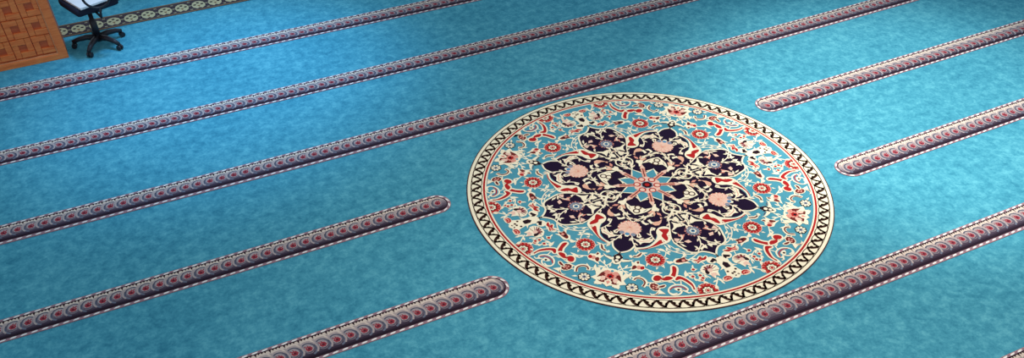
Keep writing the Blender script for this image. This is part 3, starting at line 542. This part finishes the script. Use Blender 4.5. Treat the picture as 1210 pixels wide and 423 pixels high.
def motif(w, kind, r, c, ang, axis):
    D = lambda q, k, lobes=0, amp=0.0, ph=0.0, dx=0.0, dy=0.0, sx=1.0, n=24: put_poly(w, rotp(disc((dx*r, dy*r), q*r, n, lobes, amp, ph, sx), c, ang), k, axis)
    G = lambda pts, k: put_poly(w, rotp([(x*r, y*r) for x, y in pts], c, ang), k, axis)
    Ln = lambda pts, wd_, k, cl=False: put_line(w, rotp([(x*r, y*r) for x, y in smooth(pts, cl)], c, ang), wd_*r, k, cl, False, axis)
    if kind == 'red':
        D(1.08, 'pinkpale', 16, .05, n=48); D(1.0, 'red', 16, .05, n=48)
        for i in range(14):
            a = 2*PI*i/14; G([(.70*math.cos(a), .70*math.sin(a)), (.92*math.cos(a+.10), .92*math.sin(a+.10)), (.92*math.cos(a-.04), .92*math.sin(a-.04))], 'pink')
        D(.60, 'brown', 8, .06, n=32); D(.48, 'cream', 8, .14, n=32); D(.30, 'brown', 8, .1, n=24); D(.24, 'pinkpale', 0); D(.16, 'red')
    elif kind == 'grey':
        for i in range(16):
            a = 2*PI*i/16; D(.13, 'pink' if i % 2 else 'mauve', dx=.95*math.cos(a), dy=.95*math.sin(a), n=8)
        D(.82, 'greyblue', 12, .06, n=36)
        for i in range(12):
            a = 2*PI*i/12; G([(.45*math.cos(a-.08), .45*math.sin(a-.08)), (.80*math.cos(a), .80*math.sin(a)), (.45*math.cos(a+.08), .45*math.sin(a+.08))], 'dark')
        D(.42, 'cream', 6, .1); D(.28, 'blue'); D(.13, 'dark', n=10)
    elif kind == 'bw':
        D(1.0, 'dark', 8, .06, n=32)
        for i in range(8):
            a = 2*PI*i/8; D(.22, 'cream', dx=.68*math.cos(a), dy=.68*math.sin(a), n=10)
        D(.48, 'cream'); D(.36, 'greyblue', 6, .1); D(.16, 'dark', n=8)
    elif kind == 'dot':
        D(1.5, 'cream', n=10); D(1.0, 'red', n=10)
    elif kind == 'oval':
        D(1.15, 'cream', n=20, sx=1.3); D(.95, 'redbrown', 10, .08, n=30, sx=1.3)
        for dx, dy in ((-.5, 0), (0, .35), (.1, -.4), (.55, .1)): D(.25, 'pink', dx=dx, dy=dy, n=10)
    elif kind == 'palm':       # peach fan in the B lobes; +x points outward
        for s in (1, -1):
            G([(.15, s*.55), (.35, s*.95), (.75, s*1.25), (1.0, s*1.12), (.95, s*.85), (.6, s*.8), (.4, s*.5)], 'cream')
            G([(.45, s*.85), (.72, s*1.08), (.85, s*.98), (.62, s*.88)], 'redbrown')
        D(1.0, 'pink', 18, .06, dx=-.05, n=54); D(.90, 'pinkpale', 18, .05, dx=-.03, n=54)
        for i in range(11):
            a = PI*(.25+1.5*i/10)
            G([(.12*math.cos(a-.5), .12*math.sin(a-.5)), (.78*math.cos(a), .78*math.sin(a)), (.12*math.cos(a+.5), .12*math.sin(a+.5))], 'peach')
        for i in range(9):
            a = PI*(.30+1.4*i/8); G([(.45*math.cos(a-.05), .45*math.sin(a-.05)), (.82*math.cos(a-.03), .82*math.sin(a-.03)), (.82*math.cos(a+.06), .82*math.sin(a+.06))], 'pink')
            D(.07, 'cream', dx=-.05+.97*math.cos(a), dy=.97*math.sin(a), n=6)
        for y in (-.5, 0, .5):
            D(.22, 'blue' if y == 0 else 'greyblue', dx=.82-.2*abs(y), dy=y, n=12)
        G([(.85, -.25), (1.15, -.12), (1.15, .12), (.85, .25), (1.0, 0)], 'cream')
        D(.12, 'pink', dx=-.15, n=10)
    elif kind == 'knot':
        D(.42, 'cream', dx=-.55, dy=.75, sx=1.0); D(.42, 'cream', dx=-.55, dy=-.75)
        D(.55, 'cream', dx=-.15, n=20); D(.52, 'cream', dx=.45, sx=1.5)
        for s in (1, -1):
            G([(-.75, s*.50), (-.45, s*1.0), (-.25, s*.85), (-.35, s*.60), (-.2, s*.45), (-.45, s*.35)], 'dark')
        G([(-.02, 0), (.25, .26), (.70, .25), (.95, 0), (.70, -.25), (.25, -.26)], 'dark')
        G([(-1.15, 0), (-.75, .1), (-.6, 0), (-.75, -.1)], 'dark')
    elif kind == 'panda':
        D(1.0, 'cream', 5, .08, dx=.0, n=40)
        for x, y in ((-.35, .55), (-.35, -.55), (.05, .12), (.15, -.22), (.55, .35), (.55, -.1)): D(.17, 'brown', dx=x, dy=y, n=8)
        for s in (1, -1):
            G([(-.75, s*.5), (-1.1, s*.9), (-1.35, s*.75), (-1.1, s*.55)], 'cream')
        Ln([(.4, 0), (.8, .6), (.9, 1.1)], .12, 'cream'); Ln([(.4, 0), (.8, -.6), (.9, -1.1)], .12, 'cream')
    elif kind == 'bigpal':
        for s in (1, -1):
            G([(-.9, s*.3), (-1.05, s*.75), (-.5, s*.85), (-.45, s*1.2), (.0, s*1.05), (.35, s*1.35), (.55, s*.9), (1.0, s*.95), (.9, s*.4)], 'cream')
        D(.95, 'cream', dx=-.1, n=24)
        for s in (1, -1):
            G([(-.55, s*.15), (-.7, s*.5), (-.35, s*.75), (.25, s*.95), (.6, s*.7), (.65, s*.3), (.2, s*.12)], 'redbrown')
            G([(-.1, s*.3), (-.05, s*.6), (.3, s*.72), (.48, s*.5), (.3, s*.3)], 'pinkpale')
            G([(-.75, s*.1), (-.8, s*.4), (-.5, s*.6), (-.3, s*.3)], 'pink')
        D(.42, 'pink', 8, .12, dx=-.25, n=32); D(.26, 'red', 6, .15, dx=-.2, n=24); D(.13, 'dark', dx=-.15, n=10)
        G([(.2, 0), (.4, .28), (.8, .22), (1.0, 0), (.8, -.22), (.4, -.28)], 'cream'); G([(.3, 0), (.45, .16), (.75, 0), (.45, -.16)], 'pink')
        D(.12, 'field', dx=-.78, dy=.0, n=8)
    elif kind == 'trefoil':
        for s in (1, -1):
            G([(-.5, s*.3), (-.05, s*.6), (-.15, s*1.25), (-.45, s*1.75), (.05, s*1.35), (.35, s*.7), (.3, s*.2)], 'cream')
            Ln([(-.2, s*.7), (-.3, s*1.2)], .07, 'redbrown')
        D(.50, 'cream', dx=-.3); D(.50, 'cream', dx=.45)
        G([(-1.05, 0), (-.35, .55), (.1, .35), (.1, -.35), (-.35, -.55)], 'dark'); G([(-.05, 0), (.15, .45), (.75, .0), (.15, -.45)], 'dark')
        D(.24, 'cream', dx=-.25, n=12); D(.2, 'ivory', dx=.28, n=10)
    elif kind == 'aknot':
        Ln([(-1.0, .2), (-.4, .75), (.2, .95), (.75, .6), (.45, .1), (.9, 0), (.45, -.1), (.75, -.6), (.2, -.95), (-.4, -.75), (-1.0, -.2)], .16, 'cream')
        Ln([(-.5, .1), (-.05, .45), (.2, .1), (-.1, -.1), (.2, -.1), (-.05, -.45), (-.5, -.1)], .16, 'cream')
        G([(.15, 0), (.35, .25), (.8, .35), (1.15, 0), (.8, -.35), (.35, -.25)], 'cream')
        for s in (1, -1): D(.16, 'brown', dx=.1, dy=s*.55, n=8)
        D(.14, 'brown', dx=.7, n=8); Ln([(1.1, 0), (1.6, .0), (2.1, .0)], .11, 'cream')
    elif kind == 'bknot':
        for s in (1, -1):
            G([(-.35, s*.25), (-.15, s*.75), (-.65, s*1.45), (.2, s*1.05), (.7, s*.55), (1.1, 0), (.2, 0)], 'cream')
            Ln([(-.15, s*.95), (.3, s*.7)], .06, 'brown')
        D(.38, 'brown', dx=-.15, n=14); D(.24, 'ivory', dx=-.15, n=12); D(.38, 'brown', dx=.45, n=14); D(.24, 'ivory', dx=.45, n=12)
W_OF = {'f': wf, 'r': wr, 's': ws}
star = None
for e in TABLE:
    if e[0] == 'NAVY':
        half = e[1]                       # from the B tip to the A tip
        ring_pts = []
        for k in range(4):
            up_ = [X(p, k, False) for p in half]              # B(-45) -> A(0)
            dn = [X(p, k, True) for p in half][::-1]          # A(0) -> B(+45)
            ring_pts += up_ + dn[1:-1]
        wr.tri(ring_pts, 'navy'); wr.step(); continue
    if e[0] == 'STAR': star = e; continue
    w = W_OF[e[1]]
    if e[0] == 'S':
        q = smooth(e[4], bool(e[6])); put_line(w, q, e[3], e[2], bool(e[6]), bool(e[5]))
        if e[2] == 'cream' and e[3] <= .011:            # small leaves growing off the vine
            acc = .035; sd = 1
            for a, b in zip(q, q[1:]):
                L_ = math.hypot(b[0]-a[0], b[1]-a[1])
                acc += L_
                if acc > .062 and L_ > 1e-6:
                    acc = 0; sd = -sd; tx, ty = (b[0]-a[0])/L_, (b[1]-a[1])/L_; nx, ny = -ty*sd, tx*sd
                    lf = [(b[0]+tx*u+nx*v, b[1]+ty*u+ny*v) for u, v in ((-.008, 0), (-.002, .014), (.010, .024), (.034, .030), (.024, .014), (.010, .003))]
                    put_poly(w, lf, 'cream')
                    if e[1] == 'r': put_poly(w, [(b[0]+tx*u+nx*v, b[1]+ty*u+ny*v) for u, v in ((.006, .010), (.014, .020), (.024, .021), (.016, .011))], 'pink')
    elif e[0] == 'P':
        pts = smooth(e[3], True, 3) if e[4] else e[3]
        if e[5]: put_line(w, pts, e[6]*2, e[5], closed=True)
        put_poly(w, pts, e[2])
    elif e[0] == 'R': motif(w, e[2], e[3], e[4], e[5], bool(e[6]))
# centre star: teal eight-pointed field, pink rods, drops, small rosette
w = ws
cb, ca, rod = star[1], star[2], star[3]
rc = math.hypot(*ca); rr_ = math.hypot(*rod)
pts = []
for i in range(8):
    a = i*PI/4; b = a+PI/8
    for t in range(6):
        q = t/5; rad = rc*(1-.33*math.sin(PI*q)); ang = a+(PI/4)*q
        if t < 5: pts.append((rad*math.cos(ang), rad*math.sin(ang)))
put = [(p[0]*math.cos(ROT0)-p[1]*math.sin(ROT0)+OX, p[0]*math.sin(ROT0)+p[1]*math.cos(ROT0)+OY) for p in pts]
w.tri(put, 'field'); w.step(); w.ribbon(put, .012, 'cream', closed=True); w.step()
def sp_(r, a): a += ROT0; return (r*math.cos(a)+OX, r*math.sin(a)+OY)
for i in range(8):
    a = i*PI/4+PI/8
    w.ribbon([sp_(.07, a), sp_(.26, a)], .040, 'pink')
w.step()
for i in range(8):
    a = i*PI/4+PI/8
    for q in range(5):
        w.tri(disc(sp_(.10+.04*q, a+.07*(1 if q % 2 else -1)*(.12/(.10+.04*q))), .014, 8), 'peach', w.z+(q+1)*1e-6)
w.step()
for i in range(8):
    a = i*PI/4+PI/8
    w.ribbon([sp_(.08, a), sp_(.25, a)], .010, 'redbrown')
    w.tri([sp_(.25, a-.10), sp_(.285, a-.05), sp_(.32, a), sp_(.285, a+.05), sp_(.25, a+.10)], 'pinkpale')
w.step()
w.tri(disc(sp_(0, 0), .115, 36, 6, .10), 'pinkpale'); w.step()
for i in range(6):
    a = math.radians(31+60*i)
    w.tri(disc(sp_(.088, a), .034, 16), 'red')
w.step()
for i in range(6):
    a = math.radians(31+60*i)
    w.tri(disc(sp_(.090, a), .023, 14), 'pinkpale')
w.step()
w.tri(disc(sp_(0, 0), .054, 24, 8, .08), 'greyblue'); w.step(); w.tri(disc(sp_(0, 0), .044, 24, 8, .08), 'dark'); w.step(); w.tri(disc(sp_(0, 0), .022, 12), 'red')
wb.build('border_band', med); wf.build('flower_field', med); wr.build('navy_rosette', med); ws.build('center_star', med)

# ------------------------------------------------------------------ palmette border by the far wall
w = Weave(0.0065, 3e-5)
U0, U1, VB, VT = -3.5, 11.0, 10.405, 10.715
w.slab([(U0, VB), (U1, VB), (U1, VT), (U0, VT)], 'band', 0, 0.006)
w.quad([(U0, VB), (U1, VB), (U1, VB+.022), (U0, VB+.022)], 'band_edge'); w.quad([(U0, VT-.022), (U1, VT-.022), (U1, VT), (U0, VT)], 'band_edge'); w.step()
k = -19
while 0.181+k*0.1925 < U1-.1:
    c = (0.181+k*0.1925, 10.558)
    w.tri([(c[0]+x, c[1]+y) for x, y in [(-.03, -.105), (-.07, -.06), (-.078, .0), (-.062, .055), (-.03, .085), (.0, .092), (.03, .085), (.062, .055), (.078, .0), (.07, -.06), (.03, -.105), (0, -.08)]], 'olive', w.z)
    for dx, dy in ((-.042, .0), (.042, .0), (0, .045)): w.tri(disc((c[0]+dx, c[1]+dy), .019, 8), 'band_dark', w.z+3e-5)
    w.tri([(c[0], c[1]-.07), (c[0]-.02, c[1]-.02), (c[0]+.02, c[1]-.02)], 'band_edge', w.z+3e-5)
    m_ = c[0]+.09625
    for q in range(5):
        for s in (-1, 1):
            w.tri(disc((m_+s*(.006+.009*(q % 2)), 10.558-.10+.05*q), .010, 6), 'band_dark' if q % 2 else 'olive', w.z+6e-5)
    k += 1
o = w.build('palmette_border'); tag(o, 'dark carpet border with a row of cream palmettes behind the office chair', 'carpet border')

# ------------------------------------------------------------------ helpers for solid furniture
import bmesh
def box(bm, x0, x1, y0, y1, z0, z1, bev=0.0):
    r = bmesh.ops.create_cube(bm, size=1.0); vs = r['verts']
    for v in vs: v.co = Vector(((x0+x1)/2+v.co.x*(x1-x0), (y0+y1)/2+v.co.y*(y1-y0), (z0+z1)/2+v.co.z*(z1-z0)))
    if bev:
        es = list({e for v in vs for e in v.link_edges}); bmesh.ops.bevel(bm, geom=es, offset=bev, segments=2, affect='EDGES', profile=0.6)
def tube(bm, pts, rad, n=10, closed=False):
    rings = []; m = len(pts); rads = rad if isinstance(rad, (list, tuple)) else [rad]*m
    prev = None
    for i in range(m):
        p = Vector(pts[i]); a = Vector(pts[i-1] if (closed or i > 0) else pts[i]); b = Vector(pts[(i+1) % m] if (closed or i < m-1) else pts[i])
        d = (b-a).normalized(); ref = prev if prev is not None else (Vector((0, 0, 1)) if abs(d.z) < .9 else Vector((1, 0, 0)))
        x = (ref - d*ref.dot(d)).normalized(); prev = x; y = d.cross(x)
        rings.append([bm.verts.new(p + (x*math.cos(2*PI*j/n)+y*math.sin(2*PI*j/n))*rads[i]) for j in range(n)])
    for i in range(m if closed else m-1):
        A, B = rings[i], rings[(i+1) % m]
        for j in range(n): bm.faces.new((A[j], A[(j+1) % n], B[(j+1) % n], B[j]))
    if not closed: bm.faces.new(rings[0][::-1]); bm.faces.new(rings[-1])
def lathe(bm, c, prof, n=20):
    rings = [[bm.verts.new((c[0]+r*math.cos(2*PI*j/n), c[1]+r*math.sin(2*PI*j/n), z)) for j in range(n)] for r, z in prof]
    for A, B in zip(rings, rings[1:]):
        for j in range(n): bm.faces.new((A[j], A[(j+1) % n], B[(j+1) % n], B[j]))
    bm.faces.new(rings[0][::-1]); bm.faces.new(rings[-1])
def obj(name, bm, m, parent=None, sm=False):
    bmesh.ops.recalc_face_normals(bm, faces=bm.faces)
    me = bpy.data.meshes.new(name); bm.to_mesh(me); bm.free(); me.materials.append(m)
    if sm:
        for p in me.polygons: p.use_smooth = True
    o = bpy.data.objects.new(name, me); COL.objects.link(o)
    if parent: o.parent = parent
    return o
def empty(name, loc, rz=0):
    o = bpy.data.objects.new(name, None); COL.objects.link(o); o.location = loc; o.rotation_euler = (0, 0, rz); return o

# ------------------------------------------------------------------ carved wooden cabinet at the left
WOOD = wood_material('orange_wood', (232, 108, 44), (250, 140, 68)); WOOD_D = wood_material('recessed_wood', (188, 80, 34), (214, 100, 46)); WOOD_L = wood_material('pale_wood_bead', (226, 138, 84), (240, 160, 104))
cab = empty('wooden_cabinet', (-1.25, 9.905, 0)); tag(cab, 'orange wooden cabinet with carved lattice front at the left edge', 'cabinet')
# local frame: x right edge at +0.867, front face at y = 0, body goes back in +y
XR, XL, HT = 0.866, -0.85, 1.5
bm = bmesh.new(); box(bm, XL, XR, 0.03, 0.42, 0, HT, .006)
body = obj('body', bm, WOOD_D, cab)
bm = bmesh.new()
box(bm, XR-.085, XR, 0, .03, 0, HT, .004); box(bm, XL, XL+.085, 0, .03, 0, HT, .004); box(bm, XL+.085, XR-.085, 0, .03, 0, .060, .004); box(bm, XL+.085, XR-.085, 0, .03, HT-.07, HT, .004)
obj('frame', bm, WOOD, cab)
bm = bmesh.new(); box(bm, XL+.085, XR-.085, .008, .03, .060, .072, .002); box(bm, XR-.097, XR-.085, .008, .03, .072, HT-.08, .002)
obj('beading', bm, WOOD_L, cab)
bm = bmesh.new(); P_ = .205
i0 = int((XL+.1)/P_)-1
for i in range(-8, 9):
    for j in range(0, 8):
        cx_ = -.776+1.25+i*P_-.0; cz = .187+j*P_
        # pinwheel of four bars round a sunk square
        a = P_/2; h = .040
        bars = [(cx_-a+.004, cx_+a-.034-.0, cz+h, cz+a-.004), (cx_+h, cx_+a-.004, cz-a+.034, cz+a-.004-.0), (cx_-a+.034, cx_+a-.004, cz-a+.004, cz-h), (cx_-a+.004, cx_-h, cz-a+.004, cz+a-.034)]
        for q, (x0, x1, z0, z1) in enumerate(bars):
            if q == 0: x1 = cx_+h-.003
            if q == 1: z0 = cz-h+.003
            if q == 2: x0 = cx_-h+.003
            if q == 3: z1 = cz+h-.003
            x0 = max(x0, XL+.090); x1 = min(x1, XR-.099); z0 = max(z0, .074); z1 = min(z1, HT-.084)
            if x1-x0 < .012 or z1-z0 < .012: continue
            box(bm, x0, x1, .010+(q % 2)*.006, .034, z0, z1, .003)
obj('lattice_panel', bm, WOOD, cab)

# ------------------------------------------------------------------ office chair
BLK = mat('black_plastic', (34, 32, 38), rough=.45, vary=.05, bump=0, spec=.4); FAB = mat('black_fabric', (40, 42, 56), rough=.8, vary=.15, scale=200, bump=.3); STEEL = mat('steel', (120, 122, 128), rough=.3, bump=0, spec=.6)
WHT = mat('white_board', (240, 232, 228), rough=.5, vary=.02, bump=0, spec=.3)
CHX, CHY = -.035, 10.04
ch = empty('office_chair', (CHX, CHY, 0)); tag(ch, 'black office swivel chair on a five-star castor base beside the wooden cabinet', 'office chair')
bm = bmesh.new(); lathe(bm, (0, 0), [(.03, .055), (.045, .06), (.048, .10), (.034, .125), (.032, .13)]); obj('base_hub', bm, BLK, ch, True)
for i in range(5):
    a = math.radians(167+72*i); ca_, sa = math.cos(a), math.sin(a)
    bm = bmesh.new(); tube(bm, [(.03*ca_, .03*sa, .095), (.12*ca_, .12*sa, .105), (.21*ca_, .21*sa, .090), (.272*ca_, .272*sa, .066)], [.034, .029, .025, .021], 10)
    lg = obj('base_leg', bm, BLK, ch, True)
    bm = bmesh.new(); px_, py_ = .268*ca_, .268*sa
    for s in (-1, 1):
        o_ = Vector((-sa*s*.014, ca_*s*.014, 0)); e_ = Vector((-sa*s*.026, ca_*s*.026, 0))
        tube(bm, [Vector((px_, py_, .0275))+o_*.4, Vector((px_, py_, .0275))+e_], .0275, 14)
    tube(bm, [(px_, py_, .028), (px_, py_, .072)], .010, 8)
    obj('caster', bm, BLK, lg, False)
bm = bmesh.new(); lathe(bm, (0, 0), [(.036, .13), (.036, .29), (.024, .295), (.024, .40)]); obj('gas_column', bm, BLK, ch, True)
bm = bmesh.new(); box(bm, -.13, .13, -.10, .10, .395, .435, .01); obj('seat_plate', bm, BLK, ch)
bm = bmesh.new(); box(bm, -.235, .235, -.22, .22, .435, .52, .035); bmesh.ops.rotate(bm, verts=bm.verts, cent=(0, 0, 0), matrix=Matrix.Rotation(math.radians(20), 3, 'Z')); bmesh.ops.translate(bm, verts=bm.verts, vec=(.03, .03, 0)); obj('seat', bm, FAB, ch, True)
for s in (-1, 1):
    y = s*.300
    bm = bmesh.new(); tube(bm, [(.115+.135*math.cos(t), y, 0.660+.135*math.sin(t)) for t in (2*PI*i/28 for i in range(28))], .013, 8, closed=True)
    tube(bm, [(.05, s*.08, .425), (.10, y, .425), (.115, y, .530)], .013, 8)
    obj('armrest', bm, BLK, ch, True)
bm = bmesh.new(); tube(bm, [(.10, .03, .42), (.33, .05, .43), (.36, .05, .60), (.35, .05, .75)], .016, 8); obj('back_bracket', bm, BLK, ch, True)
bm = bmesh.new(); box(bm, .285, .335, -.16, .26, .62, 1.02, .024); obj('backrest', bm, FAB, ch, True)
# white board lying on the seat
zb = .521
A, B = (-.104, 9.770), (.311, 9.934)
e1 = (Vector(B)-Vector(A)); Lw = e1.length; e1.normalize(); ang = math.atan2(e1.y, e1.x)
bm = bmesh.new(); box(bm, 0, Lw, 0, .42, 0, .022, .004)
wb_o = obj('white_board', bm, WHT); wb_o.location = (A[0], A[1], zb); wb_o.rotation_euler = (0, 0, ang)
tag(wb_o, 'flat white board resting on the seat of the office chair', 'board')
